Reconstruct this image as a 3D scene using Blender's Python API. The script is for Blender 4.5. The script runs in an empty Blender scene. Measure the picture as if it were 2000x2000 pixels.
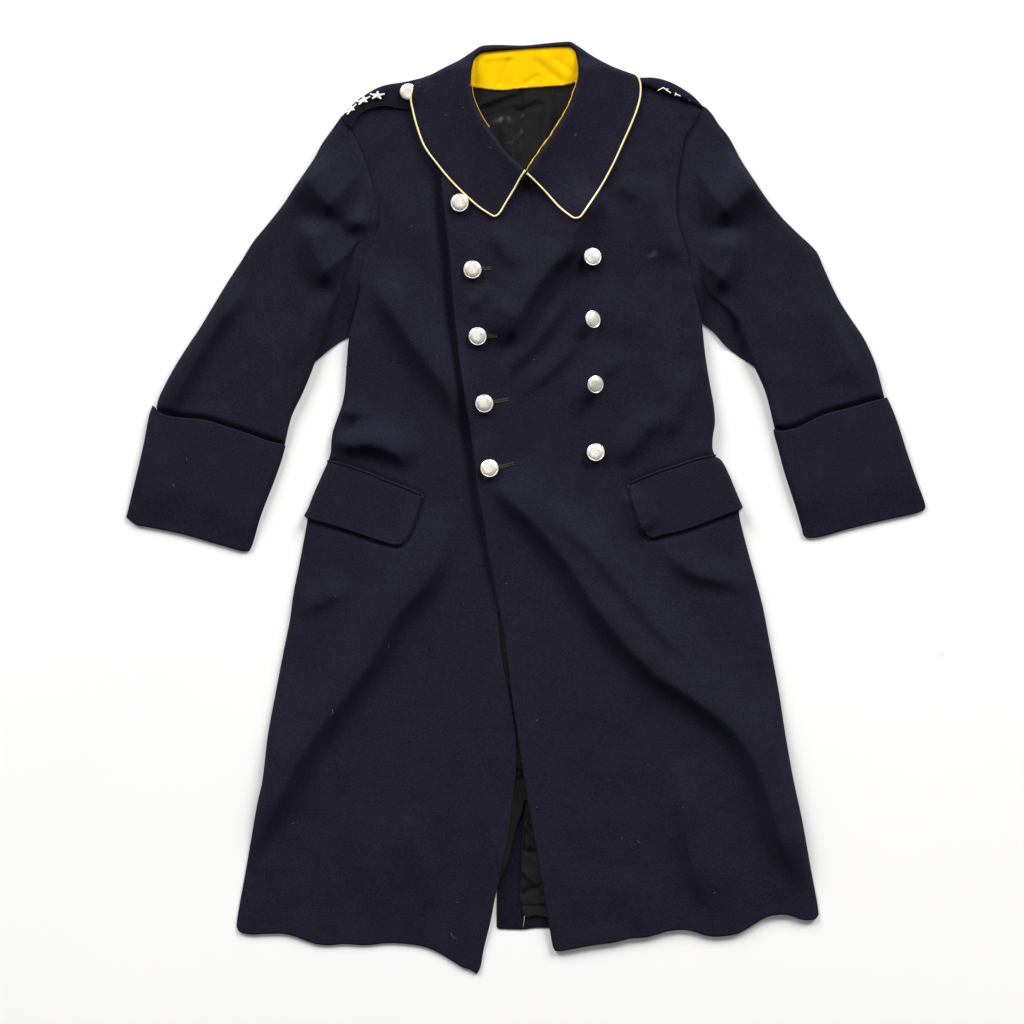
import bpy, math, random
import numpy as np
from mathutils import Vector, Matrix
from mathutils.geometry import delaunay_2d_cdt

random.seed(7); np.random.seed(7)
S = 0.0007            # metres per drawing unit (the coat is about 1.27 m long)
CX = CY = 1000.0
scene = bpy.context.scene
C = scene.collection

# ------------------------------------------------------------------ camera, world, lights, exposure
cam_d = bpy.data.cameras.new("camera"); cam = bpy.data.objects.new("camera", cam_d); C.objects.link(cam)
cam.location = (0, 0, 6.0); cam.rotation_euler = (0, 0, 0)
cam_d.sensor_width = 36.0; cam_d.lens = 36.0 * 6.0 / (2000 * S); cam_d.clip_end = 60
scene.camera = cam
w = bpy.data.worlds.new("World"); scene.world = w; w.use_nodes = True
w.node_tree.nodes["Background"].inputs[0].default_value = (1.0, 1.0, 1.0, 1)
w.node_tree.nodes["Background"].inputs[1].default_value = 0.12

def area(name, loc, target, sx, sy, power, col=(1, 1, 1)):
    d = bpy.data.lights.new(name, 'AREA'); d.shape = 'RECTANGLE'; d.size = sx; d.size_y = sy
    d.energy = power; d.color = col
    o = bpy.data.objects.new(name, d); C.objects.link(o); o.location = loc
    o.rotation_euler = (Vector(target) - Vector(loc)).to_track_quat('-Z', 'Y').to_euler()
    return o
area("softbox_right", (6.6, 9.2, 4.6), (0.1, 0.0, 0), 6.4, 4.8, 2130, (1, 0.995, 0.985))
area("softbox_left", (-6.6, 9.2, 4.6), (-0.1, 0.0, 0), 6.4, 4.8, 1850, (1, 0.995, 0.99))
area("button_reflection_fill", (0, 0.6, 8.0), (0, 0, 0), 5.0, 5.0, 72, (1, 0.98, 0.95))  # unseen overhead panel, added so the metal buttons reflect something bright
scene.view_settings.view_transform = 'Standard'; scene.view_settings.look = 'None'
scene.view_settings.gamma = 1.0; scene.view_settings.exposure = 0.0

# ------------------------------------------------------------------ materials
def P(x, y, z=0.0):
    return ((x - CX) * S, (CY - y) * S, z * S)

def newmat(name):
    m = bpy.data.materials.new(name); m.use_nodes = True
    nt = m.node_tree; return m, nt, nt.nodes["Principled BSDF"]

def noise(nt, scale, detail=3, rough=0.6, vec=None, stretch=None):
    tc = nt.nodes.new("ShaderNodeTexCoord")
    n = nt.nodes.new("ShaderNodeTexNoise"); n.inputs["Scale"].default_value = scale
    n.inputs["Detail"].default_value = detail; n.inputs["Roughness"].default_value = rough
    if stretch:
        mp = nt.nodes.new("ShaderNodeMapping"); mp.inputs["Scale"].default_value = stretch
        nt.links.new(tc.outputs["Object"], mp.inputs[0]); nt.links.new(mp.outputs[0], n.inputs["Vector"])
    else:
        nt.links.new(tc.outputs["Object"], n.inputs["Vector"])
    return n

def ramp(nt, src, a, b, p0=0.3, p1=0.7):
    r = nt.nodes.new("ShaderNodeValToRGB"); r.color_ramp.elements[0].position = p0; r.color_ramp.elements[1].position = p1
    r.color_ramp.elements[0].color = (*a, 1); r.color_ramp.elements[1].color = (*b, 1)
    nt.links.new(src, r.inputs[0]); return r

def bump(nt, bs, srcs):
    prev = None
    for src, strength, dist in srcs:
        b = nt.nodes.new("ShaderNodeBump"); b.inputs["Strength"].default_value = strength; b.inputs["Distance"].default_value = dist
        nt.links.new(src, b.inputs["Height"])
        if prev: nt.links.new(prev.outputs[0], b.inputs["Normal"])
        prev = b
    nt.links.new(prev.outputs[0], bs.inputs["Normal"])

# chalk marks, rubbed spots and dust that sit on the wool: x, y, rx, ry, angle, strength
STAINS = [(1273, 500, 11, 5.5, -12, 0.055), (1279, 494, 7, 6, 60, 0.03), (775, 560, 13, 9, 20, 0.007), (851, 584, 5, 9, 0, 0.012),
          (1124, 266, 3.5, 3.5, 0, 0.05), (838, 166, 13, 9, 10, 0.012), (886, 1830, 8, 2, 30, 0.06), (1016, 441, 14, 7, 30, 0.006),
          (1150, 473, 8, 2, 10, 0.02), (1345, 1000, 9, 7, 0, 0.004), (965, 1630, 12, 16, 0, 0.006), (735, 1655, 14, 7, 20, 0.005), (1265, 1492, 6, 2.5, 60, 0.014)]
def wool(name, base, stains=True, k=1.0):
    m, nt, bs = newmat(name)
    f = noise(nt, 900, 2, 0.7, stretch=(1, 1.35, 1)); g = noise(nt, 26, 4, 0.6); h = noise(nt, 330, 3, 0.6)
    r = ramp(nt, f.outputs["Fac"], [c * 0.48 for c in base], [c * 1.52 for c in base], 0.3, 0.7)
    r2 = ramp(nt, g.outputs["Fac"], (0.88, 0.88, 0.88), (1.12, 1.12, 1.12), 0.3, 0.7)
    r3 = ramp(nt, h.outputs["Fac"], (0.8, 0.8, 0.8), (1.2, 1.2, 1.2), 0.3, 0.7)
    mx = nt.nodes.new("ShaderNodeMix"); mx.data_type = 'RGBA'; mx.blend_type = 'MULTIPLY'; mx.inputs[0].default_value = 1
    nt.links.new(r.outputs[0], mx.inputs[6]); nt.links.new(r2.outputs[0], mx.inputs[7])
    mx2 = nt.nodes.new("ShaderNodeMix"); mx2.data_type = 'RGBA'; mx2.blend_type = 'MULTIPLY'; mx2.inputs[0].default_value = 1
    nt.links.new(mx.outputs[2], mx2.inputs[6]); nt.links.new(r3.outputs[0], mx2.inputs[7])
    out = mx2.outputs[2]
    if stains:
        tc = nt.nodes.new("ShaderNodeTexCoord")
        for (x, y, rx, ry, a, st) in STAINS:
            mp = nt.nodes.new("ShaderNodeMapping"); mp.vector_type = 'TEXTURE'
            X, Y, _ = P(x, y)
            mp.inputs["Location"].default_value = (X, Y, 0); mp.inputs["Rotation"].default_value = (0, 0, -math.radians(a))
            mp.inputs["Scale"].default_value = (rx * S, ry * S, 1000)
            ln = nt.nodes.new("ShaderNodeVectorMath"); ln.operation = 'LENGTH'
            mr = nt.nodes.new("ShaderNodeMapRange"); mr.interpolation_type = 'SMOOTHSTEP'
            mr.inputs["From Min"].default_value = 1.35; mr.inputs["From Max"].default_value = 0.0
            mr.inputs["To Min"].default_value = 0; mr.inputs["To Max"].default_value = st
            ml = nt.nodes.new("ShaderNodeMath"); ml.operation = 'MULTIPLY'
            ad = nt.nodes.new("ShaderNodeMix"); ad.data_type = 'RGBA'; ad.blend_type = 'ADD'; ad.inputs[0].default_value = 1
            nt.links.new(tc.outputs["Object"], mp.inputs[0]); nt.links.new(mp.outputs[0], ln.inputs[0])
            nt.links.new(ln.outputs["Value"], mr.inputs["Value"]); nt.links.new(mr.outputs[0], ml.inputs[0]); nt.links.new(f.outputs["Fac"], ml.inputs[1])
            nt.links.new(out, ad.inputs[6]); nt.links.new(ml.outputs[0], ad.inputs[7]); out = ad.outputs[2]
    nt.links.new(out, bs.inputs["Base Color"])
    bs.inputs["Roughness"].default_value = 0.85; bs.inputs["Specular IOR Level"].default_value = 0.04
    bs.inputs["Sheen Weight"].default_value = 0.0; bs.inputs["Sheen Roughness"].default_value = 0.4
    bs.inputs["Sheen Tint"].default_value = (0.6, 0.62, 0.9, 1)
    bump(nt, bs, [(f.outputs["Fac"], 0.35, 0.0006), (h.outputs["Fac"], 0.2, 0.0012)])
    return m
NAVY = (0.0122, 0.0117, 0.0212)
M_wool = wool("navy_wool", NAVY)
M_wool_in = wool("navy_wool_facing", (0.0088, 0.0080, 0.0150), False)
def satin():
    m, nt, bs = newmat("black_satin")
    f = noise(nt, 45, 2, 0.5, stretch=(1, 0.5, 1)); g = noise(nt, 1200, 1, 0.5, stretch=(1, 0.15, 1))
    r = ramp(nt, g.outputs["Fac"], (0.0058, 0.0055, 0.0056), (0.0098, 0.0094, 0.0095)); nt.links.new(r.outputs[0], bs.inputs["Base Color"])
    bs.inputs["Roughness"].default_value = 0.33; bs.inputs["Specular IOR Level"].default_value = 0.15
    bump(nt, bs, [(f.outputs["Fac"], 0.5, 0.004), (g.outputs["Fac"], 0.1, 0.0004)]); return m
M_satin = satin()
def cloth(name, a, b, scale=700, rough=0.75, spec=0.25, bs_=0.25):
    m, nt, bs = newmat(name)
    f = noise(nt, scale, 3, 0.6); g = noise(nt, 40, 4, 0.6)
    mxf = nt.nodes.new("ShaderNodeMath"); mxf.operation = 'ADD'; nt.links.new(f.outputs["Fac"], mxf.inputs[0]); nt.links.new(g.outputs["Fac"], mxf.inputs[1])
    r = ramp(nt, mxf.outputs[0], a, b, 0.8, 1.2); nt.links.new(r.outputs[0], bs.inputs["Base Color"])
    bs.inputs["Roughness"].default_value = rough; bs.inputs["Specular IOR Level"].default_value = spec
    bump(nt, bs, [(f.outputs["Fac"], bs_, 0.0005)]); return m
M_yellow = cloth("yellow_cotton", (0.86, 0.47, 0.0), (0.95, 0.58, 0.0), 900, 0.8, 0.05)
M_cord = cloth("gold_cord", (0.90, 0.70, 0.26), (1.0, 0.85, 0.42), 1500, 0.5, 0.4, 0.5)
M_cord_y = cloth("yellow_edge_cord", (0.70, 0.36, 0.01), (0.85, 0.50, 0.04), 1500, 0.7, 0.2, 0.5)
M_thread = cloth("olive_thread", (0.035, 0.032, 0.028), (0.075, 0.07, 0.055), 2000, 0.8, 0.2)
M_threadk = cloth("black_thread", (0.006, 0.006, 0.006), (0.012, 0.012, 0.012), 2000, 0.6, 0.3)
M_thready = cloth("straw_thread", (0.20, 0.17, 0.09), (0.28, 0.24, 0.13), 2000, 0.8, 0.2)
M_lint = cloth("pale_lint", (0.10, 0.10, 0.11), (0.18, 0.18, 0.19), 2000, 0.9, 0.1)
M_star = cloth("cream_metal", (0.78, 0.74, 0.68), (0.88, 0.84, 0.78), 600, 0.35, 0.5, 0.1)
def metal():
    m, nt, bs = newmat("silver_metal")
    f = noise(nt, 330, 4, 0.65); g = noise(nt, 110, 2, 0.6)
    r = ramp(nt, f.outputs["Fac"], (0.58, 0.50, 0.40), (1.0, 0.94, 0.85), 0.32, 0.46); nt.links.new(r.outputs[0], bs.inputs["Base Color"])
    bs.inputs["Metallic"].default_value = 0.62; bs.inputs["Roughness"].default_value = 0.30
    bump(nt, bs, [(f.outputs["Fac"], 0.3, 0.0005), (g.outputs["Fac"], 0.3, 0.0015)]); return m
M_metal = metal()
def paper():
    m, nt, bs = newmat("white_paper")
    g = noise(nt, 2.5, 2, 0.5)
    r = ramp(nt, g.outputs["Fac"], (0.885, 0.885, 0.89), (0.90, 0.90, 0.90)); 
    tc = nt.nodes.new("ShaderNodeTexCoord"); mp = nt.nodes.new("ShaderNodeMapping"); mp.vector_type = 'TEXTURE'
    X, Y, _ = P(1838, 1279); mp.inputs["Location"].default_value = (X, Y, 0); mp.inputs["Scale"].default_value = (11 * S, 9 * S, 1000)
    ln = nt.nodes.new("ShaderNodeVectorMath"); ln.operation = 'LENGTH'
    mr = nt.nodes.new("ShaderNodeMapRange"); mr.interpolation_type = 'SMOOTHSTEP'
    mr.inputs["From Min"].default_value = 1; mr.inputs["From Max"].default_value = 0; mr.inputs["To Max"].default_value = 0.25
    mx = nt.nodes.new("ShaderNodeMix"); mx.data_type = 'RGBA'; mx.inputs[7].default_value = (0.5, 0.5, 0.53, 1)
    nt.links.new(tc.outputs["Object"], mp.inputs[0]); nt.links.new(mp.outputs[0], ln.inputs[0]); nt.links.new(ln.outputs["Value"], mr.inputs["Value"])
    nt.links.new(mr.outputs[0], mx.inputs[0]); nt.links.new(r.outputs[0], mx.inputs[6])
    nt.links.new(mx.outputs[2], bs.inputs["Base Color"])
    bs.inputs["Roughness"].default_value = 0.9; bs.inputs["Specular IOR Level"].default_value = 0.1; return m
M_paper = paper()

# ------------------------------------------------------------------ the surface under the coat
def link_mesh(name, verts, faces, mat, parent=None, smooth=True):
    me = bpy.data.meshes.new(name); me.from_pydata([tuple(v) for v in verts], [], [tuple(f) for f in faces]); me.update()
    if smooth: me.polygons.foreach_set("use_smooth", [True] * len(me.polygons))
    me.materials.append(mat)
    o = bpy.data.objects.new(name, me); C.objects.link(o)
    if parent: o.parent = parent
    return o
b = link_mesh("backdrop", [(-3, -3, 0), (3, -3, 0), (3, 3, 0), (-3, 3, 0)], [(0, 1, 2, 3)], M_paper, smooth=False)
b["kind"] = "structure"

# ------------------------------------------------------------------ curve helpers
def smooth(pts, step=3.0, straight=False):
    p = np.array([q[:2] for q in pts], float)
    if len(p) > 2 and not straight:
        ext = np.vstack([2 * p[0] - p[1], p, 2 * p[-1] - p[-2]]); out = []
        for i in range(1, len(ext) - 2):
            p0, p1, p2, p3 = ext[i - 1:i + 3]
            d1 = max(np.linalg.norm(p1 - p0), 1e-6) ** .5; d2 = max(np.linalg.norm(p2 - p1), 1e-6) ** .5; d3 = max(np.linalg.norm(p3 - p2), 1e-6) ** .5
            t0 = 0; t1 = d1; t2 = t1 + d2; t3 = t2 + d3
            n = max(2, int(d2 * d2 / 2)); 
            for t in np.linspace(t1, t2, n, endpoint=False):
                A1 = (t1 - t) / (t1 - t0) * p0 + (t - t0) / (t1 - t0) * p1; A2 = (t2 - t) / (t2 - t1) * p1 + (t - t1) / (t2 - t1) * p2
                A3 = (t3 - t) / (t3 - t2) * p2 + (t - t2) / (t3 - t2) * p3
                B1 = (t2 - t) / (t2 - t0) * A1 + (t - t0) / (t2 - t0) * A2; B2 = (t3 - t) / (t3 - t1) * A2 + (t - t1) / (t3 - t1) * A3
                out.append((t2 - t) / (t2 - t1) * B1 + (t - t1) / (t2 - t1) * B2)
        out.append(p[-1]); p = np.array(out)
    L = np.r_[0, np.cumsum(np.linalg.norm(np.diff(p, axis=0), axis=1))]
    n = max(1, int(round(L[-1] / step))); s = np.linspace(0, L[-1], n + 1)
    return np.c_[np.interp(s, L, p[:, 0]), np.interp(s, L, p[:, 1])]

def seg_dist(Q, path, signed=False):
    """distance of points Q to a polyline; also arc position 0..L and (optionally) side"""
    A = path[:-1]; D = path[1:] - A; L2 = np.maximum((D ** 2).sum(1), 1e-12); ln = np.sqrt(L2)
    acc = np.r_[0, np.cumsum(ln)]
    best = np.full(len(Q), 1e18); s = np.zeros(len(Q)); sd = np.ones(len(Q))
    for k in range(0, len(Q), 20000):
        q = Q[k:k + 20000]
        V = q[:, None, :] - A[None]; t = np.clip((V * D[None]).sum(2) / L2, 0, 1)
        R = V - t[..., None] * D[None]; d2 = (R ** 2).sum(2); j = d2.argmin(1); i = np.arange(len(q))
        best[k:k + 20000] = d2[i, j]; s[k:k + 20000] = acc[j] + t[i, j] * ln[j]
        cr = D[j, 0] * V[i, j, 1] - D[j, 1] * V[i, j, 0]; sd[k:k + 20000] = np.where(cr >= 0, 1, -1)
    return np.sqrt(best), s, sd, acc[-1]

def inside(Q, poly):
    x, y = Q[:, 0], Q[:, 1]; c = np.zeros(len(Q), bool); n = len(poly)
    for i in range(n):
        x1, y1 = poly[i]; x2, y2 = poly[(i + 1) % n]
        if y1 == y2: continue
        m = ((y1 > y) != (y2 > y)) & (x < (x2 - x1) * (y - y1) / (y2 - y1) + x1); c ^= m
    return c

# ------------------------------------------------------------------ drape of the cloth: one height field for all layers
# (crest paths lie beside the steep slopes; side +1: the steep slope falls to the right of travel seen with y down)
FOLDS = [
 # right skirt, long diagonal folds
 ([(940,925),(963,957),(1035,1030),(1102,1110),(1153,1190),(1205,1255),(1270,1322),(1350,1375),(1428,1440),(1475,1520),(1503,1610),(1531,1692),(1550,1760)], 13, 13, 50, +1, 0.12),
 ([(1030,985),(1060,1010),(1127,1062),(1205,1148),(1270,1225),(1335,1290),(1380,1330)], 6, 13, 26, +1, 0.3),
 ([(1270,1078),(1300,1092),(1348,1128),(1425,1150),(1460,1170)], 6, 12, 22, +1, 0.35),
 ([(1300,1470),(1318,1540),(1330,1640),(1350,1720),(1388,1800),(1400,1840)], 8, 16, 40, +1, 0.3),
 ([(1180,1700),(1230,1790),(1290,1830)], 3, 16, 30, +1, 0.3),
 # left skirt
 ([(905,985),(880,1050),(855,1125),(783,1215),(731,1303),(663,1395),(604,1474),(560,1561),(523,1640),(505,1700)], 12, 15, 46, -1, 0.2),
 ([(820,1560),(827,1645),(843,1723),(833,1800),(828,1850)], 5, 15, 34, -1, 0.3),
 ([(650,1560),(690,1650),(700,1760),(712,1846)], 4, 20, 34, +1, 0.35),
 ([(575,1215),(600,1200),(640,1180),(700,1150)], 4, 12, 20, +1, 0.4),
 # left front, beside and above the overlap
 ([(838,330),(848,440),(858,540),(868,640),(880,740),(893,830),(905,900),(922,980)], 5, 10, 34, -1, 0.18),
 ([(705,520),(725,560),(750,605),(802,690),(853,755),(890,825),(900,870)], 12, 15, 34, +1, 0.3),
 ([(648,842),(660,866),(684,880),(720,878),(765,893),(800,925)], 11, 11, 26, +1, 0.3),
 ([(655,800),(672,812),(700,818),(735,812)], 4, 10, 18, +1, 0.4),
 # right front
 ([(1185,380),(1158,410),(1138,450),(1122,495),(1086,530),(1048,582),(1015,640),(985,690)], 17, 12, 34, -1, 0.15),
 ([(1135,545),(1112,590),(1073,650),(1010,722),(970,765)], 6, 10, 18, -1, 0.35),
 ([(1150,640),(1120,690),(1070,740),(1010,790)], 4, 10, 18, -1, 0.35),
 ([(940,440),(960,470),(996,521),(1020,545)], 5, 12, 20, +1, 0.4),
 ([(905,602),(930,578),(960,550)], 4, 10, 14, -1, 0.4),
 ([(950,606),(985,618),(1010,640)], 4, 9, 14, +1, 0.4),
 ([(1245,690),(1190,735),(1150,790),(1120,830)], 4, 11, 20, -1, 0.35),
 ([(1357,700),(1345,770),(1318,840),(1285,880)], 6, 13, 26, -1, 0.35),
 ([(1300,800),(1275,840),(1240,885),(1215,925)], 7, 12, 24, -1, 0.35),
 ([(1195,360),(1225,385),(1255,395)], 4, 12, 18, +1, 0.4),
 ([(1290,330),(1300,400),(1315,455),(1340,520)], 7, 13, 30, -1, 0.3),
 ([(1215,950),(1228,1000),(1242,1035),(1262,1060)], 6, 12, 24, +1, 0.3),
 ([(1180,540),(1230,600),(1260,680)], 3, 20, 30, -1, 0.4),
]
SLEEVE_FOLDS = [
 # left sleeve
 ([(560,335),(580,352),(604,385),(634,415),(668,440)], 19, 19, 40, +1, 0.3),
 ([(585,420),(592,455),(604,500),(626,545),(660,572)], 15, 17, 34, +1, 0.3),
 ([(760,425),(724,445),(700,446),(676,462)], 10, 10, 20, -1, 0.35),
 ([(500,545),(470,590),(413,672),(371,745),(348,800),(340,830)], 9, 11, 28, -1, 0.3),
 ([(650,560),(640,600),(600,680),(575,740)], 4, 12, 24, -1, 0.4),
 # right sleeve
 ([(1512,340),(1488,366),(1455,398),(1420,428),(1385,446)], 20, 19, 40, -1, 0.28),
 ([(1446,440),(1442,490),(1434,530),(1414,562),(1385,580)], 14, 15, 32, -1, 0.3),
 ([(1600,540),(1620,600),(1655,670),(1682,730),(1684,780)], 6, 14, 34, -1, 0.35),
]
FOLDS = [(smooth(p, 8), a, wd, wl, sd, tp) for (p, a, wd, wl, sd, tp) in FOLDS]
SLEEVE_FOLDS = [(smooth(p, 8), a, wd, wl, sd, tp) for (p, a, wd, wl, sd, tp) in SLEEVE_FOLDS]
# seams: narrow grooves
SEAMS = [smooth([(1035,355),(1037,384),(1044,441),(1046,505),(1048,556)], 4)]
def sstep(a, b, x):
    t = np.clip((x - a) / (b - a), 0, 1); return t * t * (3 - 2 * t)
_w = [(random.uniform(0.004, 0.022), random.uniform(0, 6.28), random.uniform(0, 6.28)) for _ in range(9)]
def fold_sum(Q, folds):
    z = np.zeros(len(Q))
    for (path, a, wd, wl, sd, tp) in folds:
        lo = path.min(0) - 4 * max(wd, wl); hi = path.max(0) + 4 * max(wd, wl)
        m = ((Q >= lo) & (Q <= hi)).all(1)
        if not m.any(): continue
        d, s, sg, L = seg_dist(Q[m], path)
        t = sg * sd * d + wd
        g = np.where(t > 0, np.exp(-t * t / (2 * wd * wd)), np.exp(-t * t / (2 * wl * wl)))
        e = sstep(0, tp * L, s) * sstep(0, tp * L, L - s)
        z[m] += 1.5 * a * g * e
    return z
def F(Q):
    z = fold_sum(Q, FOLDS)
    for f, ph, an in _w:
        z += 0.55 * np.sin(f * (math.cos(an) * Q[:, 0] + math.sin(an) * Q[:, 1]) * 1.4 + ph)
    return z
def body(Q):
    y = Q[:, 1]
    base = 13 - 8.5 * sstep(1450, 1860, y) - 4 * sstep(230, 150, y)
    k = 1 - 0.75 * sstep(1640, 1850, y)
    return base + k * F(Q)
def grooves(Q, z, depth=1.6, wid=1.5):
    for p in SEAMS:
        d = seg_dist(Q, p)[0]; z = z - depth * np.exp(-(d / wid) ** 2)
    return z

# ------------------------------------------------------------------ cloth panel: outline -> draped solid
ROLL = {'roll': (26, 2.0), 'rollS': (13, 4.0), 'rollT': (9, 4.0), 'rollM': (18, 4.5), 'rollI': (9, 16.0)}
def panel(name, segs, zf, mat, parent, thick=3.0, step=5.5, extra=(), stitch=None, seamdepth=None, sink=2.2, jag=None):
    B = []; kinds = []
    for sg in segs:
        kind, pts = sg[0], sg[1]; straight = len(sg) > 2
        p = smooth(pts, 3.0, straight)
        B.extend(p[:-1]); kinds.append((kind, p))
    B = np.array(B)
    area2 = (B[:, 0] * np.roll(B[:, 1], -1) - np.roll(B[:, 0], -1) * B[:, 1]).sum()
    if area2 < 0: inw = -1
    else: inw = 1
    T = np.roll(B, -1, 0) - np.roll(B, 1, 0); T /= np.maximum(np.linalg.norm(T, axis=1), 1e-9)[:, None]
    N = np.c_[-T[:, 1], T[:, 0]] * inw
    loop = np.vstack([B, B[:1]])
    pts = [B]
    for d in (0.8, 1.8, 3.2, 5.2, 8.0, 11.5):
        R = B + N * d; R = R[inside(R, B)]
        if len(R): R = R[seg_dist(R, loop)[0] > d * 0.92]
        pts.append(R)
    lo, hi = B.min(0), B.max(0)
    gx, gy = np.meshgrid(np.arange(lo[0], hi[0], step), np.arange(lo[1], hi[1], step * 0.87))
    gx[1::2] += step / 2; G = np.c_[gx.ravel(), gy.ravel()]; G = G + np.random.uniform(-.4, .4, G.shape)
    G = G[inside(G, B)]; G = G[seg_dist(G, loop)[0] > 13.5] if len(G) else G
    ex = []
    for p in extra:
        t = np.gradient(p, axis=0); t /= np.linalg.norm(t, axis=1)[:, None]; n = np.c_[-t[:, 1], t[:, 0]]
        for o in (-3.2, -1.7, 0, 1.7, 3.2): ex.append(p + n * o)
    if ex:
        ex = np.vstack(ex); ex = ex[inside(ex, B)]; ex = ex[seg_dist(ex, loop)[0] > 2]
        if len(G):
            keep = np.ones(len(G), bool)
            for p in extra: keep &= seg_dist(G, p)[0] > 5
            G = G[keep]
        pts.append(ex)
    pts.append(G); Q = np.vstack(pts)
    nb = len(B)
    r = delaunay_2d_cdt([Vector((float(a), float(c))) for a, c in Q], [(i, (i + 1) % nb) for i in range(nb)], [], 1, 1e-4)
    V = np.array([(v.x, v.y) for v in r[0]]); Fc = [tuple(f) for f in r[2]]
    z = zf(V)
    if stitch:
        dd = np.full(len(V), 1e9)
        for i in stitch[0]: dd = np.minimum(dd, seg_dist(V, kinds[i][1])[0])
        z = z - stitch[2] * np.exp(-((dd - stitch[1]) / 1.1) ** 2) 
    for kind, p in kinds:
        if kind == 'open': continue
        d = seg_dist(V, p)[0]
        if kind == 'hem':
            e = 2.6; u = np.clip(d / e, 0, 1); z = z - sink * (1 - np.sqrt(np.clip(1 - (1 - u) ** 2, 0, 1)))
        else:
            R, low = ROLL[kind]; u = np.clip(d / R, 0, 1); g = np.sqrt(np.clip(1 - (1 - u) ** 2.2, 0, 1))
            z = np.where(z > low, low + (z - low) * g, z)
    z = np.maximum(z, 1.5)
    zb = np.maximum(z - thick, 0.3)
    n = len(V)
    W = np.vstack([np.c_[(V[:, 0] - CX) * S, (CY - V[:, 1]) * S, z * S], np.c_[(V[:, 0] - CX) * S, (CY - V[:, 1]) * S, zb * S]])
    top = []
    cnt = {}
    for f in Fc:
        a, b_, c_ = f[:3]
        cr = (W[b_][0] - W[a][0]) * (W[c_][1] - W[a][1]) - (W[b_][1] - W[a][1]) * (W[c_][0] - W[a][0])
        if cr < 0: f = f[::-1]
        top.append(f)
        for i in range(len(f)):
            e = (f[i], f[(i + 1) % len(f)]); cnt[e] = 1
    faces = list(top) + [tuple(v + n for v in reversed(f)) for f in top]
    for (i, j) in cnt:
        if (j, i) not in cnt: faces.append((j, i, i + n, j + n))
    o = link_mesh(name, W, faces, mat, parent)
    return o, kinds

def tube(name, path3, r, mat, parent, sides=8, wob=0.0):
    p = np.array(path3, float); n = len(p)
    t = np.gradient(p, axis=0); t /= np.maximum(np.linalg.norm(t, axis=1), 1e-9)[:, None]
    up = np.array([0, 0, 1.0]); V = []; Fs = []
    for i in range(n):
        a = np.cross(up, t[i]); a /= max(np.linalg.norm(a), 1e-9); b_ = np.cross(t[i], a)
        rr = r * (1 + random.uniform(-wob, wob))
        for k in range(sides):
            th = 2 * math.pi * k / sides; q = p[i] + rr * (math.cos(th) * a + math.sin(th) * b_); V.append(P(*q))
    for i in range(n - 1):
        for k in range(sides):
            k2 = (k + 1) % sides; Fs.append((i * sides + k, (i + 1) * sides + k, (i + 1) * sides + k2, i * sides + k2))
    Fs.append(tuple(range(sides))); Fs.append(tuple((n - 1) * sides + k for k in reversed(range(sides))))
    return V, Fs
def add_tube(name, path3, r, mat, parent, sides=8, wob=0.0):
    V, Fs = tube(name, path3, r, mat, parent, sides, wob); return link_mesh(name, V, Fs, mat, parent)
def many_tubes(name, paths, r, mat, parent, sides=5):
    V = []; Fs = []
    for p in paths:
        v, f = tube(name, p, r, mat, parent, sides); k = len(V); V += v; Fs += [tuple(i + k for i in q) for q in f]
    return link_mesh(name, V, Fs, mat, parent)

# ------------------------------------------------------------------ the coat
coat = bpy.data.objects.new("overcoat", None); C.objects.link(coat); coat.location = (0, 0, 0)
coat["label"] = "dark navy double-breasted wool greatcoat with yellow collar facing, laid flat on white"
coat["category"] = "coat"

# outline pieces (drawing units)
L_arm = [(666,231),(683,250),(696,272),(709,298),(719,330),(729,361),(734,386),(731,412),(729,446),(724,474)]
L_pit = [(724,474),(712,500),(704,525),(698,545),(700,571),(692,612),(682,656),(677,713),(671,779),(658,820),(650,844),(647,868),(646,884),(641,901)]
L_hip = [(641,901),(628,930),(613,966),(604,992),(601,1012)]
L_side = [(601,1012),(597,1036),(586,1096),(573,1161),(566,1212),(553,1277),(539,1350),(523,1437),(512,1527),(503,1567),(492,1630),(480,1701),(464,1791),(462,1810)]
L_hem = [(462,1810),(467,1819),(489,1825),(517,1824),(554,1824),(579,1830),(600,1838),(619,1844),(641,1846),(672,1844),(716,1846),(756,1842),(787,1843),(828,1849),(859,1862),(885,1878),(905,1890),(918,1894),(931,1902)]
L_front = [(931,1902),(937,1893),(945,1853),(958,1800),(967,1754),(980,1695),(992,1636),(1001,1567),(1007,1515),(1009,1445),(995,1352),(982,1295),(976,1240),(974,1199)]
R_arm = [(1369,214),(1355,242),(1336,275),(1329,309),(1323,348),(1321,386),(1322,425),(1334,469),(1348,515)]
R_pit = [(1348,515),(1357,559),(1368,616),(1371,633),(1377,690),(1385,742),(1395,800),(1396,828),(1392,855),(1392,878),(1397,892)]
R_hip = [(1397,892),(1410,905),(1422,930),(1436,965),(1443,998)]
R_side = [(1443,998),(1445,1013),(1459,1070),(1477,1135),(1490,1186),(1500,1238),(1521,1350),(1534,1434),(1550,1524),(1566,1598),(1584,1698),(1597,1769),(1599,1786)]
R_hem = [(1599,1786),(1593,1794),(1581,1797),(1562,1795),(1547,1789),(1528,1786),(1503,1789),(1485,1797),(1463,1811),(1441,1823),(1423,1827),(1401,1829),(1379,1827),(1357,1820),(1336,1816),(1308,1818),(1264,1830),(1230,1833),(1202,1840),(1152,1847),(1097,1857),(1085,1857)]
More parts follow.
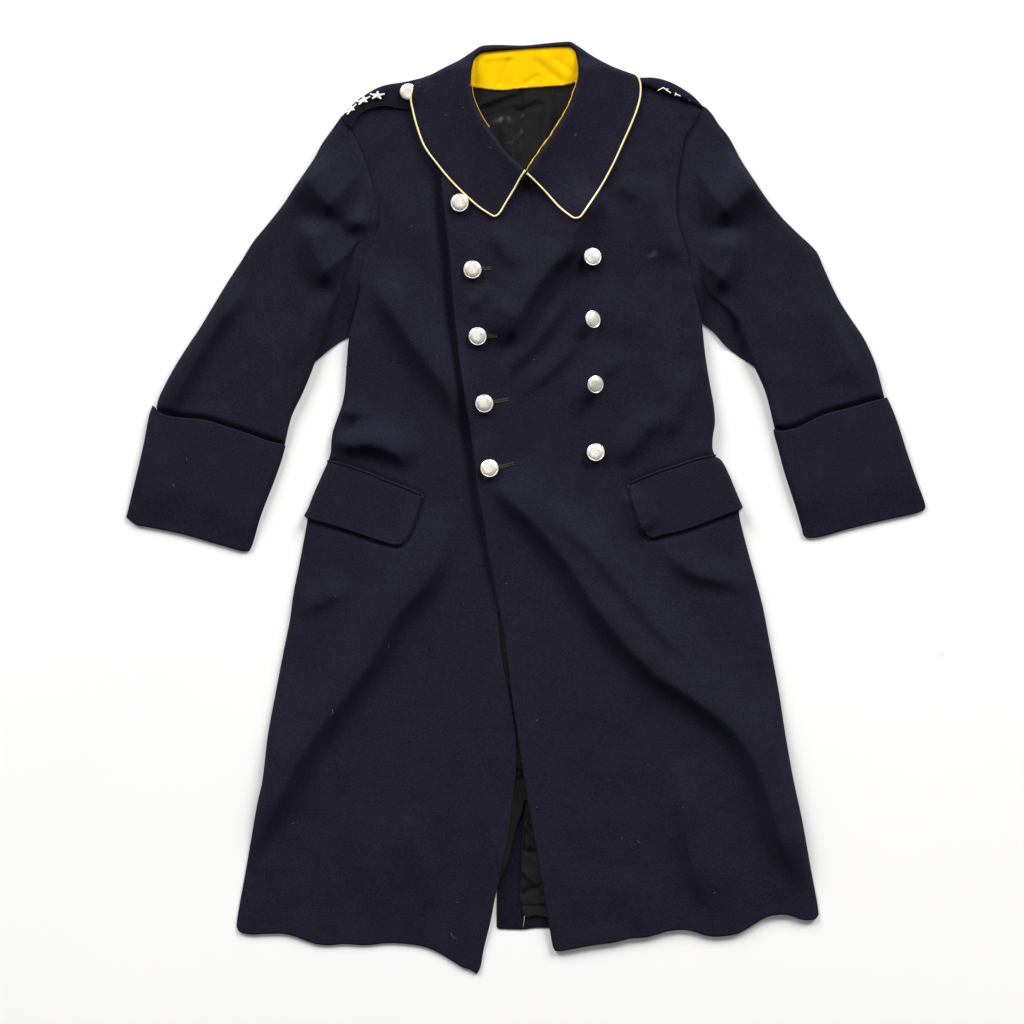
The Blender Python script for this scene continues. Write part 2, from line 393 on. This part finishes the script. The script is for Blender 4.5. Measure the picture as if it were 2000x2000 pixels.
R_front = [(1085,1857),(1081,1852),(1074,1817),(1065,1761),(1047,1657),(1031,1566),(1021,1502),(1013,1450),(998,1350),(990,1277),(980,1212),(974,1186),(956,1096),(946,1031),(933,959),(925,884),(920,850),(908,775),(897,700),(884,580),(878,500),(869,420),(861,350)]

# back of the coat, with its vent
back_z = lambda Q: 3.0 - 1.0 * sstep(1300, 1450, Q[:, 1]) + 0.4 * np.sin(Q[:, 0] / 37.0) * np.sin(Q[:, 1] / 53.0)
panel("back_panel", [('hem', [(850,170),(975,110),(1100,100),(1235,170)]), ('hem', [(1235,170),(1350,225),(1330,420),(1365,640),(1380,850),(1425,1000),(1500,1350),(1570,1760)], 1),
    ('hem', [(1570,1760),(1400,1790),(1200,1800),(1076,1812),(1047,1812),(1021,1815),(974,1814)]), ('hem', [(974,1814),(970,1810),(971,1745),(972,1640),(973,1560)], 1),
    ('hem', [(973,1560),(940,1560),(925,1790),(700,1810),(500,1790),(560,1350),(630,1000),(665,850),(685,640),(705,480),(690,270),(850,170)], 1)], back_z, M_wool_in, coat, step=14)

# lining
def lin_z(Q):
    x, y = Q[:, 0], Q[:, 1]
    z = 7.2 - 4.4 * sstep(350, 410, y) + 2.2 * sstep(1150, 1300, y) - 0.5 * sstep(1300, 1450, y) + (1.2 - 0.9 * sstep(350, 410, y)) * np.sin(x / 13.0 + y / 31.0) * np.sin(y / 17.0) - 1.2 * np.exp(-((x - 1019.5) / 1.6) ** 2) * (y < 400)
    for (x0, y0, x1, y1, a, ww) in [(935, 205, 1010, 178, 3.5, 7), (950, 235, 1005, 215, -3, 9), (1000, 228, 1050, 205, -3, 8), (1000, 284, 1019, 262, 2.2, 4), (985, 250, 1000, 300, 2.5, 14), (1075, 190, 1062, 290, 3.0, 13),
                               (985, 1490, 1022, 1500, 2, 5), (980, 1540, 1020, 1520, -2, 5), (1025, 1610, 1055, 1650, 2.2, 5), (1022, 1660, 1050, 1668, -2, 5), (1020, 1700, 1060, 1735, 2.5, 6), (1020, 1745, 1062, 1728, -2, 5), (1028, 1586, 1030, 1660, 1.2, 4)]:
        d, s, sg, L = seg_dist(Q, np.array([(x0, y0), (x1, y1)], float)); z = z + a * np.exp(-(d / ww) ** 2)
    z = z - 1.4 * np.exp(-((y - 1769) / 1.6) ** 2) * (y > 1700)
    z = z + 10 * np.exp(-((x - 1012) / 40) ** 2 - ((y - 325) / 55) ** 2) - 2.5 * np.exp(-((x - 965) / 30) ** 2 - ((y - 215) / 18) ** 2)
    return z
panel("lining", [('open', [(905,150),(1010,140),(1140,150)], 1), ('open', [(1140,150),(1150,420),(1300,800),(1330,1200),(1200,1700),(1110,1791)], 1),
    ('hem', [(1110,1791),(1067,1792),(1046,1789),(1030,1792),(1020,1786)]), ('hem', [(1020,1786),(1018,1761),(1019,1709),(1022,1644),(1023,1605),(1029,1568)]), ('hem', [(1029,1568),(1026,1562),(1019,1590),(1007,1625),(995,1675),(984,1705),(965,1730)]),
    ('open', [(965,1730),(930,1700),(900,1400),(760,1000),(740,600),(900,380),(905,150)], 1)], lin_z, M_satin, coat, thick=1.2, step=5, extra=[smooth([(1019.5,150),(1019.5,340)], 4), smooth([(1018,1769),(1075,1770)], 4)], sink=1.0)
st = []
y = 1575.0
while y < 1760:
    x = np.interp(y, [1568, 1605, 1644, 1709, 1761], [1028, 1023, 1022, 1019, 1018]); st.append([(x - 1.5, y, 5.6), (x + 1.5, y + 1.8, 5.9)]); y += 4.2
many_tubes("lining_stitching", st, 0.6, M_threadk, coat)
add_tube("hem_thread", [(1024.5,1789,4.4),(1023.5,1797,3.6),(1022.6,1805,3.6),(1022,1813,3.0)], 0.75, M_thready, coat)

# lower, hidden halves of the sleeves seen in the armpits
panel("under_sleeve", [('open', [(640,500),(760,440),(760,600)], 1), ('open', [(760,600),(730,640),(681,659)], 1), ('rollT', [(681,659),(665,668),(640,686),(617,706)]), ('open', [(617,706),(580,700),(640,500)], 1)],
      lambda Q: 2.5 + 11 * sstep(655, 530, Q[:, 1]) + 2.2 * np.sin((Q[:, 0] * .7 + Q[:, 1] * .3) / 14.0), M_wool, coat)
panel("under_sleeve", [('open', [(1330,480),(1440,500),(1500,620)], 1), ('open', [(1500,620),(1500,700),(1473,716)], 1), ('rollT', [(1473,716),(1442,696),(1417,676),(1394,650),(1371,631)]), ('open', [(1371,631),(1320,610),(1330,480)], 1)],
      lambda Q: 2.5 + 11 * sstep(670, 540, Q[:, 1]) + 2.2 * np.sin((Q[:, 0] * .9 + Q[:, 1] * .2) / 11.0), M_wool, coat)

RF = smooth(R_front, 8); FLP = []
def lift(Q, wid):
    d = seg_dist(Q, RF)[0]; y = Q[:, 1]
    return np.exp(-d / wid) * sstep(300, 380, y) * sstep(1250, 900, y)
LF = smooth(L_front, 8)
def low_lift(Q, path, wid):
    y = Q[:, 1]; return np.exp(-seg_dist(Q, path)[0] / wid) * sstep(1180, 1350, y) * sstep(1860, 1700, y)
def lp(Q): return flapgroove(Q, body(Q) - 6.5 * lift(Q, 28) * (Q[:, 0] < 1000) + 6 * low_lift(Q, LF, 30))
def rp(Q): return flapgroove(Q, grooves(Q, body(Q) + 4.0 - 1.5 * sstep(1600, 1850, Q[:, 1]) + 7 * lift(Q, 30) + 6 * low_lift(Q, RF, 30)))
FG = [smooth([(640,901),(661,905),(705,918),(757,939),(796,954),(827,969),(822,985),(813,1018),(793,1060),(783,1067),(752,1063),(695,1044),(648,1029),(596,1013)], 5),
      smooth([(1397,889),(1361,896),(1322,909),(1283,922),(1257,932),(1224,949),(1227,960),(1233,987),(1246,1026),(1260,1048),(1270,1054),(1296,1048),(1335,1039),(1399,1016),(1448,996)], 5)]
def flapgroove(Q, z):
    for p in FG:
        lo = p.min(0) - 20; hi = p.max(0) + 20; m = ((Q >= lo) & (Q <= hi)).all(1)
        if m.any(): z[m] -= 2.6 * np.exp(-(seg_dist(Q[m], p)[0] / 4.5) ** 2)
    return z
CT = [smooth([(296,792),(308,800),(348,813),(399,818),(433,828),(485,845),(527,860),(558,870)], 6), smooth([(1734,775),(1699,783),(1661,794),(1609,808),(1583,820),(1557,833),(1531,839),(1511,837)], 6)]
# sleeves
def sleeve_z(Q):
    d = np.minimum(seg_dist(Q, LA)[0], seg_dist(Q, RA)[0])
    return body(Q) + 1.0 + fold_sum(Q, SLEEVE_FOLDS) * (0.25 + 0.75 * sstep(2, 34, d))
Lsl_out = [(668,226),(652,249),(628,283),(616,306),(600,330),(576,365),(553,400),(519,443),(496,471),(473,508),(445,551),(416,599),(388,645),(371,670),(342,716),(322,753),(310,779),(306,796)]
Lsl_in = [(556,870),(570,813),(593,764),(616,706),(627,670),(641,628),(655,596),(667,571),(678,520),(688,500),(698,484),(712,476),(729,470)]
LA = smooth(L_arm, 6); RA = smooth(R_arm, 6)
def tuck(Q, ct):
    o = np.argsort(ct[:, 0]); yc = np.interp(Q[:, 0], ct[o, 0], ct[o, 1]); return 6.5 * sstep(-7, 5, Q[:, 1] - yc)
def lsl(Q): return sleeve_z(Q) - tuck(Q, CT[0]) - 4 * np.exp(-(seg_dist(Q, CT[0])[0] / 6) ** 2) - 2.5 * np.exp(-(seg_dist(Q, LA)[0] / 5.5) ** 2)
def rsl(Q): return sleeve_z(Q) - tuck(Q, CT[1]) - 4 * np.exp(-(seg_dist(Q, CT[1])[0] / 6) ** 2) - 2.5 * np.exp(-(seg_dist(Q, RA)[0] / 5.5) ** 2)
panel("sleeve", [('rollM', Lsl_out), ('open', [(306,796),(320,850),(430,880),(530,890),(556,870)], 1), ('rollT', Lsl_in),
    ('open', [(729,470),(736,446),(738,412),(741,386),(736,361),(726,330),(716,298),(703,272),(690,248),(668,226)])], lsl, M_wool, coat)
Rsl_out = [(1368,206),(1378,210),(1391,224),(1404,244),(1419,262),(1430,280),(1445,309),(1466,342),(1500,392),(1525,423),(1556,454),(1582,478),(1596,494),(1607,520),(1636,582),(1659,619),(1684,656),(1696,679),(1710,713),(1727,776)]
Rsl_in = [(1513,838),(1494,764),(1472,715),(1465,702),(1448,656),(1437,628),(1408,599),(1380,571),(1351,514)]
panel("sleeve", [('rollM', Rsl_out), ('open', [(1727,776),(1700,830),(1600,860),(1530,880),(1513,838)], 1), ('rollT', Rsl_in),
    ('open', [(1351,514),(1334,500),(1327,469),(1315,425),(1314,386),(1316,348),(1322,309),(1329,275),(1348,242),(1368,206)])], rsl, M_wool, coat)

# front panels
L_sh = [(905,140),(820,155),(792,161),(755,167),(735,174),(714,186),(696,199),(680,215),(666,231)]
panel("front_panel", [('rollT', L_sh), ('hem', L_arm), ('rollT', L_pit), ('rollM', L_hip), ('roll', L_side), ('hem', L_hem), ('hem', L_front),
    ('open', [(974,1199),(1010,1100),(1010,500),(1022,345),(960,280),(905,200),(905,140)], 1)], lp, M_wool, coat, step=5.5)
R_sh = [(1145,120),(1235,150),(1250,154),(1277,154),(1305,161),(1331,174),(1355,191),(1369,214)]
panel("front_panel", [('rollT', R_sh), ('hem', R_arm), ('rollT', R_pit), ('rollM', R_hip), ('roll', R_side), ('hem', R_hem), ('hem', R_front),
    ('open', [(861,350),(885,335),(960,350),(1028,352),(1050,315),(1110,250),(1145,180),(1145,120)], 1)], rp, M_wool, coat, step=5.5, extra=SEAMS)

# cuffs
def cuff_z(Q, edge):
    d = seg_dist(Q, smooth(edge, 6))[0]
    return (sleeve_z(Q) * 0.5 + 5.5) * (0.38 + 0.62 * sstep(0, 95, d) ** 0.7)
Lc_top = [(298,792),(301,794),(305,797),(308,802),(320,810),(348,815),(399,820),(433,830),(485,847),(527,862),(552,868),(558,871)]
Lc_r = [(558,871),(550,899),(536,939),(510,1007),(492,1067),(487,1076)]
Lc_b = [(487,1076),(476,1077),(428,1064),(354,1043),(285,1029),(268,1026),(252,1015),(247,1010)]
Lc_l = [(247,1010),(260,956),(280,871),(291,814),(298,792)]
panel("cuff", [('hem', Lc_top), ('rollS', Lc_r), ('hem', Lc_b), ('rollS', Lc_l)], lambda Q: cuff_z(Q, Lc_b), M_wool, coat, stitch=([0], 6, 0.5))
Rc_top = [(1732,776),(1699,785),(1661,796),(1609,810),(1583,822),(1557,835),(1531,841),(1519,841),(1511,838)]
Rc_l = [(1511,838),(1511,845),(1518,871),(1531,920),(1552,985),(1565,1029),(1570,1047),(1578,1051)]
Rc_b = [(1578,1051),(1596,1050),(1655,1034),(1720,1018),(1787,1003),(1798,999),(1806,995)]
Rc_r = [(1806,995),(1807,988),(1790,938),(1769,876),(1754,829),(1738,788),(1732,776)]
panel("cuff", [('hem', Rc_top), ('rollS', Rc_l), ('hem', Rc_b), ('rollS', Rc_r)], lambda Q: cuff_z(Q, Rc_b), M_wool, coat, stitch=([0], 6, 0.5))

# pocket flaps with their welts
def flap(top, bottom_side, outer, bottom, side, zoff):
    o, k = panel("pocket_flap", [('hem', top), ('hem', side), ('hem', bottom), ('rollT', outer)], lambda Q: body(Q) * 0.82 + zoff, M_wool, coat, stitch=([2], 6.5, 0.9))
    p = smooth(top, 4); q = np.c_[p[:, 0], p[:, 1] - 2.5]; z = body(q) * 0.82 + zoff - 0.6
    e = np.minimum(np.arange(len(p)), np.arange(len(p))[::-1]) / 3.0
    z = z - 4.5 * np.clip(1 - e, 0, 1)
    add_tube("welt", [(a[0], a[1], c) for a, c in zip(q, z)], 2.1, M_wool, o, 8)
    pts = top[-1] if side[0] == top[-1] else top[0]
    xx, yy = pts; zz = float((body(np.array([[xx, yy]], float)) * 0.82 + zoff)[0])
    many_tubes("bar_tack", [[(xx - 1 + i * .9, yy - 3 + i, zz + 1.2), (xx + 1.5 + i * .9, yy + 7 - i * 2, zz + 1.2)] for i in range(3)], 0.45, M_threadk, o)
flap([(640,903),(661,907),(705,921),(757,942),(796,957),(825,970)], None, [(594,1007),(602,992),(612,966),(628,930),(640,903)],
     [(783,1064),(773,1065),(752,1060),(695,1041),(648,1026),(603,1013),(594,1007)], [(825,970),(820,985),(811,1018),(798,1045),(791,1057),(783,1064)], 7.0)
flap([(1397,892),(1361,899),(1322,912),(1283,925),(1257,935),(1240,942),(1226,950)], None, [(1451,991),(1438,961),(1423,925),(1411,902),(1404,895),(1397,892)],
     [(1261,1045),(1270,1051),(1296,1045),(1335,1036),(1399,1013),(1443,996),(1451,991)], [(1226,950),(1229,960),(1236,987),(1249,1026),(1255,1038),(1261,1045)], 10.5)

# collar
In = [(1027,333),(1014,322),(988,296),(962,260),(944,234),(929,205),(921,177),(920,159),(922,135),(927,117),(933,111),(939,106),(947,104),(988,100),(1040,96),(1100,93),(1114,94),(1122,102),(1126,115),(1129,135),(1127,160),(1125,169),(1118,190),(1107,216),(1096,234),(1080,260),(1060,288),(1044,311),(1029,335)]
Oback = [(812,160),(820,154),(841,146),(872,130),(898,117),(921,102),(936,92),(947,89),(975,88),(1024,89),(1066,85),(1100,82),(1114,82),(1127,89),(1155,108),(1194,129),(1228,142),(1241,147),(1246,152)]
Oright = [(1246,152),(1250,166),(1250,187),(1245,210),(1233,242),(1217,278),(1197,322),(1176,361),(1155,394),(1137,421),(1132,427),(1125,429),(1119,428),(1112,423),(1093,407),(1065,376),(1041,352),(1029,341)]
Oleft = [(1026,335),(1017,348),(1004,371),(988,397),(976,417),(971,422),(965,424),(959,421),(936,406),(911,384),(880,353),(856,324),(830,288),(815,249),(807,218),(803,195),(806,174),(812,160)]
InP = smooth(In, 4)
InE = smooth([q for q in In if q[1] > 100], 4)
def col_z(Q):
    d = seg_dist(Q, InP)[0]
    lead = sstep(140, 110, Q[:, 1])
    z = np.maximum((13 + 4) + 0.55 * F(Q) + 4.5, body(Q) + 9) + (13 - 9 * lead) * np.exp(-(d / 42) ** 1.5) - 4 * lead
    z = z + 5 * np.exp(-(((Q[:, 0] - 808) / 22) ** 2 + ((Q[:, 1] - 182) / 26) ** 2))
    return z
o_col, kc = panel("collar", [('rollT', Oback), ('hem', Oright), ('open', [(1029,341),(1029,335)], 1), ('rollI', In[::-1]), ('open', [(1027,333),(1026,335)], 1), ('hem', Oleft)],
      col_z, M_wool, coat, step=5, stitch=([1, 5], 5.0, 0.35))
def on(pts, zf, dz, step=3):
    p = smooth(pts, step); z = zf(p) + dz; return [(a[0], a[1], c) for a, c in zip(p, z)]
add_tube("piping", on(Oleft[:-1], col_z, -0.9), 1.85, M_cord, o_col, 8, 0.05)
add_tube("piping", on(Oright, col_z, -0.9), 1.85, M_cord, o_col, 8, 0.05)
# wavy yellow edge along the neck opening
ep = smooth([(1127,160),(1125,170),(1118,190),(1107,216),(1096,234),(1080,260),(1060,288),(1044,311),(1029,335)], 2.5)
wv = [(a[0] - 1.6 + 0.9 * math.sin(i * 0.55) * math.sin(i * 0.17), a[1], 16 + 1.0 * math.sin(i * 0.7)) for i, a in enumerate(ep)]
add_tube("facing_edge", wv, 1.35, M_cord_y, o_col, 6, 0.2)
ep = smooth([(921,170),(923,185),(930,206),(944,234),(955,250)], 2.5)
add_tube("facing_edge", [(a[0] + 1.2, a[1], 16) for a in ep], 0.75, M_cord_y, o_col, 6, 0.2)
add_tube("loose_thread", [(913,168,31),(917,169.5,30),(922,170,20)], 0.6, M_thready, o_col, 5)

# yellow facing
def fac_z(Q):
    x, y = Q[:, 0], Q[:, 1]
    z = 15.2 - 4.0 * sstep(95, 178, y) 
    for (x0, y0, x1, y1, a, ww) in [(1048, 122, 1095, 160, -0.8, 6), (1085, 118, 1122, 145, -0.8, 6), (992, 120, 975, 165, -1.3, 4), (1025, 165, 1050, 150, -1.2, 5), (930, 120, 928, 168, -0.9, 4), (1060, 112, 1110, 150, 0.7, 9), (950, 115, 1000, 110, 1.0, 6)]:
        d = seg_dist(Q, np.array([(x0, y0), (x1, y1)], float))[0]; z = z + a * np.exp(-(d / ww) ** 2)
    return z
bot = smooth([(1130,160),(1124,161),(1110,166),(1100,167.5),(1053,171),(1014,174),(983,177),(944,174),(920,169),(914,167)], 2.2)
bot = [(a[0], a[1] + (0.9 if i % 2 else -0.5) + random.uniform(-.4, .4)) for i, a in enumerate(bot)]
panel("collar_facing", [('open', [(914,167),(916,120),(929,107),(990,96),(1112,89),(1127,98),(1131,120),(1130,160)], 1), ('hem', bot, 1)], fac_z, M_yellow, coat, thick=1.5, step=3.5, sink=0.8)

# shoulder straps
Ls_top = [(826,152),(792,160),(755,166),(735,173),(714,185),(696,198),(678,216),(666,230)]
Ls_bot = [(685,250),(691,239),(701,226),(716,216),(740,208),(760,208),(781,212),(812,213)]
def ls_z(Q): return 17 + 0.5 * F(Q) - 2.5 * sstep(745, 790, Q[:, 0])
o_ls, _ = panel("shoulder_strap", [('rollS', Ls_top), ('open', [(666,230),(685,250)], 1), ('hem', Ls_bot), ('open', [(812,213),(826,152)], 1)], ls_z, M_wool_in, coat, step=4)
add_tube("strap_edge", on(Ls_bot, ls_z, -0.8), 1.5, M_wool, o_ls, 6)
Rs_top = [(1240,152),(1250,152),(1277,152),(1305,159),(1331,172),(1355,189),(1373,208)]
Rs_bot = [(1369,214),(1344,204),(1311,192),(1280,181),(1258,172),(1240,164)]
def rs_z(Q): return 21 + 0.5 * F(Q)
o_rs, _ = panel("shoulder_strap", [('rollS', Rs_top), ('open', [(1373,208),(1369,214)], 1), ('rollT', Rs_bot), ('open', [(1240,164),(1240,152)], 1)], rs_z, M_wool_in, coat, step=4)

def capsules(name, segs, knobs, mat, parent):
    V = []; Fs = []
    for a, b_, r in segs:
        p = [tuple(np.array(a) + (np.array(b_) - np.array(a)) * t) for t in np.linspace(0, 1, 4)]
        v, f = tube(name, p, r, mat, parent, 8); k = len(V); V += v; Fs += [tuple(i + k for i in q) for q in f]
    for c, r in knobs:
        k = len(V); nr, ns = 5, 8
        for i in range(nr + 1):
            th = math.pi * i / nr
            for j in range(ns):
                ph = 2 * math.pi * j / ns
                V.append(P(c[0] + r * math.sin(th) * math.cos(ph), c[1] + r * math.sin(th) * math.sin(ph), c[2] + r * math.cos(th)))
        for i in range(nr):
            for j in range(ns):
                j2 = (j + 1) % ns; Fs.append((k + i * ns + j, k + (i + 1) * ns + j, k + (i + 1) * ns + j2, k + i * ns + j2))
    return link_mesh(name, V, Fs, mat, parent)
def zs(pt, zf, dz): return (pt[0], pt[1], float(zf(np.array([pt], float))[0]) + dz)
def roll_z(pt):
    Q = np.array([pt], float); z = ls_z(Q)[0]; d = seg_dist(Q, smooth(Ls_top, 3))[0][0]
    R, low = ROLL['rollS']; u = min(d / R, 1); return (pt[0], pt[1], low + (z - low) * math.sqrt(max(0, 1 - (1 - u) ** 2.2)) + 2.2)
def ref(x, y): return (655 + x / 11.36, 145 + y / 11.36)
for c, tips in [((938, 490), [(945, 412), (795, 462), (1082, 462), (836, 556), (1010, 558)]), ((622, 585), [(632, 512), (762, 525), (495, 622), (702, 628), (537, 688)]),
                ((350, 790), [(352, 722), (455, 694), (236, 860), (416, 805), (280, 902)])]:
    cc = roll_z(ref(*c)); tt = [roll_z(ref(*t)) for t in tips]
    tt.sort(key=lambda t: math.atan2(t[1] - cc[1], t[0] - cc[0]))
    ring = []
    for k, t in enumerate(tt):
        u = tt[(k + 1) % 5]; c0 = np.array(cc); a = np.array(t); b_ = np.array(u)
        m = (a + b_) / 2; d = a - c0; n = np.array([-d[1], d[0], 0]); n = n / max(np.linalg.norm(n), 1e-6)
        inn = c0 + (m - c0) * 0.62
        ring += [a - n * 1.0, a + n * 1.0, inn]
    V = [P(*(q + np.array([0, 0, 0.9]))) for q in ring] + [P(*(q - np.array([0, 0, 1.5]))) for q in ring] + [P(cc[0], cc[1], cc[2] + 2.0)]
    nr = len(ring); Fs = [(k, nr + k, nr + (k + 1) % nr, (k + 1) % nr) for k in range(nr)] + [(k, (k + 1) % nr, 2 * nr) for k in range(nr)]
    st_o = link_mesh("star", V, Fs, M_star, o_ls, smooth=False)
    capsules("star_knobs", [], [(t, 1.9) for t in tt], M_star, st_o)
def r2(x, y): return zs((1240 + x / 12.88, 140 + y / 12.88), rs_z, 2.2)
capsules("star", [(r2(580, 500), r2(705, 430), 1.0), (r2(705, 430), r2(780, 490), 1.0), (r2(780, 490), r2(875, 555), 1.1), (r2(770, 470), r2(830, 465), 0.9)], [(r2(580, 500), 1.2), (r2(880, 560), 1.4)], M_star, o_rs)
capsules("star", [(r2(1018, 560), r2(1000, 640), 0.95), (r2(1018, 588), r2(1125, 642), 1.1)], [(r2(1125, 642), 1.3)], M_star, o_rs)
capsules("star", [(r2(1360, 740), r2(1365, 765), 0.7)], [(r2(1362, 757), 0.8)], M_thready, o_rs)

# ------------------------------------------------------------------ buttons
def lathe(prof, n=40, z0=0):
    V = []; Fs = []
    for (r, z) in prof:
        for k in range(n):
            a = 2 * math.pi * k / n; V.append((r * math.cos(a) * S, r * math.sin(a) * S, z * S))
    for i in range(len(prof) - 1):
        for k in range(n):
            k2 = (k + 1) % n; Fs.append((i * n + k, i * n + k2, (i + 1) * n + k2, (i + 1) * n + k))
    Fs.append(tuple(range(n))[::-1]); Fs.append(tuple((len(prof) - 1) * n + k for k in range(n)))
    return V, Fs
def mesh_of(name, V, Fs, mat):
    me = bpy.data.meshes.new(name); me.from_pydata(V, [], Fs); me.update(); me.polygons.foreach_set("use_smooth", [True] * len(me.polygons)); me.materials.append(mat); return me
R0 = 17.6
dome_prof = [(3, -4.5), (3.2, -1.5), (13.5, -1.2), (15.8, 0.2), (15.9, 1.0)] + [(15.6 * math.cos(a), 1.0 + 4.2 * math.sin(a)) for a in np.linspace(0.08, 1.5, 14)]
me_dome = mesh_of("button", *lathe(dome_prof), M_metal)
me_rim = mesh_of("rim", *lathe([(15.3, 1.0), (15.6, 2.1), (16.3, 2.5), (17.1, 2.2), (R0, 1.3), (17.4, 0.4), (16.6, -0.5), (14.8, -1.0)]), M_metal)
# worn relief in the middle of the dome: spread wings over a small shield
def relief():
    V = []; Fs = []
    def dome(x, y): r = min(math.hypot(x, y) / 15.6, 0.999); return 1.0 + 4.2 * math.sqrt(1 - r * r)
    def blob(x0, y0, x1, y1, r0, r1, h=0.09):
        n = 7; m = 8; k = len(V)
        for i in range(n):
            t = i / (n - 1); cx = x0 + (x1 - x0) * t; cy = y0 + (y1 - y0) * t; r = (r0 + (r1 - r0) * t) * math.sqrt(max(0.05, 1 - (2 * t - 1) ** 4))
            dx, dy = x1 - x0, y1 - y0; L = math.hypot(dx, dy); nx, ny = -dy / L, dx / L
            for j in range(m):
                a = -1 + 2 * j / (m - 1); X = cx + nx * r * a; Y = cy + ny * r * a
                V.append((X * S, Y * S, (dome(X, Y) - 0.1 + h * math.sqrt(max(0, 1 - a * a))) * S))
        for i in range(n - 1):
            for j in range(m - 1):
                Fs.append((k + i * m + j, k + (i + 1) * m + j, k + (i + 1) * m + j + 1, k + i * m + j + 1))
    blob(0, 7.5, 0, -7.0, 1.6, 2.4)
    for s in (-1, 1):
        for q in range(3): blob(s * 1.5, 3.5 - q * 2.2, s * (9.5 - q * 1.6), 6.0 - q * 3.8, 1.3, 0.9, 0.12)
        blob(s * 1.0, -6, s * 4.5, -9.5, 1.0, 0.8, 0.1)
    return V, Fs
me_rel = mesh_of("relief", *relief(), M_metal)
def top_z(x, y, right=True, extra=0.0):
    q = np.array([[x, y]], float); return float((rp(q) if right else lp(q))[0]) + extra
BUT = [(898,398,'r',0,0,0), (923,528,'r',0,0,10), (933,658,'r',4,0,-15), (946,789,'r',3,2,5), (956,915,'r',6,-6,20),
       (1157,503,'r',12,-8,-10), (1157,625,'r',34,-8,30), (1162,752,'r',26,4,-30), (1163,884,'r',4,-6,0), (798,181,'s',0,-8,0)]
for i, (x, y, kd, ty, tx, rz) in enumerate(BUT):
    z = (top_z(x, y) + 4.2) if kd == 'r' else 16.5
    z += 13.0 * math.sin(math.radians(max(abs(ty), abs(tx))))
    if x == 898: z += 1.0
    o = bpy.data.objects.new("button", me_dome); C.objects.link(o); o.parent = coat
    o.location = P(x, y, z); o.rotation_mode = 'ZYX'; o.rotation_euler = (math.radians(tx), math.radians(ty), math.radians(rz))
    sc = 1.0 if x < 1000 else 0.985
    o.scale = (sc, sc, sc)
    if kd == 's': o.parent = o_ls; o.scale = (1.03, 1.03, 1.0)
    for me in (me_rim, me_rel):
        if kd == 's': continue
        c = bpy.data.objects.new(me.name, me); C.objects.link(c); c.parent = o
# ------------------------------------------------------------------ buttonholes
for (x0, y0, x1, y1) in [(938,526,959,525.5), (948,657.5,971,657), (962,786,993,780.5), (970,914,1004,905.5)]:
    p = smooth([(x0, y0), ((x0 + x1) / 2, (y0 + y1) / 2 + .4), (x1, y1)], 1.3); z = rp(p) + 0.5
    t = np.array([x1 - x0, y1 - y0], float); t /= np.linalg.norm(t); n = np.array([-t[1], t[0]])
    slit = add_tube("buttonhole", [(a[0], a[1], c - 0.15) for a, c in zip(p, z)], 0.75, M_threadk, coat, 6)
    sts = []
    for a, c in list(zip(p, z))[1:]:
        for s in (-1, 1):
            q0 = a + n * s * 0.9 + t * random.uniform(-.3, .3); q1 = a + n * s * random.uniform(3.0, 3.9) + t * random.uniform(-.4, .4)
            sts.append([(q0[0], q0[1], c + .1), ((q0[0] + q1[0]) / 2, (q0[1] + q1[1]) / 2, c + .35), (q1[0], q1[1], c - .1)])
    many_tubes("stitching", sts, 0.38, M_thread, slit, 4)

# ------------------------------------------------------------------ lint on the wool
fib = []
def fibre(x, y, ln, a, zf, curl=0.6):
    pts = []; cx, cy = x, y
    for i in range(5):
        z = float(zf(np.array([[cx, cy]], float))[0]) + 0.5 + 0.4 * math.sin(i)
        pts.append((cx, cy, z)); cx += math.cos(a) * ln / 4; cy += math.sin(a) * ln / 4; a += random.uniform(-curl, curl)
    return pts
for (x, y, ln, a) in [(917,554,6,1.9),(366,895,5,1.6),(340,945,7,1.7),(870,227,3,0),(956,291,3,0.4),(987,1140,4,0),(760,1258,9,1.7),(655,1162,7,1.3),(803,443,3,0.2),(1047,1575,3,0.5),
                      (1215,1634,5,1.5),(1245,1641,7,0.9),(892,1762,3,0),(880,1822,9,0.6),(650,1385,12,1.2),(1393,1742,4,0),(820,170,3,1),(903,213,3,0)]:
    zf = col_z if y < 300 else (sleeve_z if x < 500 else (rp if x > 970 else lp)); fib.append(fibre(x, y, ln, a, (lambda Q, f=zf: f(Q) + (6 if x < 500 and y > 820 else 0))))
k = 0
while k < 10:
    x = random.uniform(500, 1560); y = random.uniform(300, 1800); q = np.array([[x, y]])
    if y < 900 and not (760 < x < 1300): continue
    if inside(q, np.array(R_front[::-1] + R_hem[::-1] + R_side[::-1] + [(1370, 640), (1200, 450)]))[0]: zf = rp
    elif inside(q, np.array([(840, 480)] + L_pit[4:] + L_side + L_hem + L_front[:-3] + [(940, 1100), (880, 700)]))[0]: zf = lp
    else: continue
    fib.append(fibre(x, y, random.uniform(1.5, 4.5), random.uniform(0, 6.28), zf)); k += 1
o = many_tubes("lint", fib, 0.32, M_lint, coat, 4); o["kind"] = "stuff"
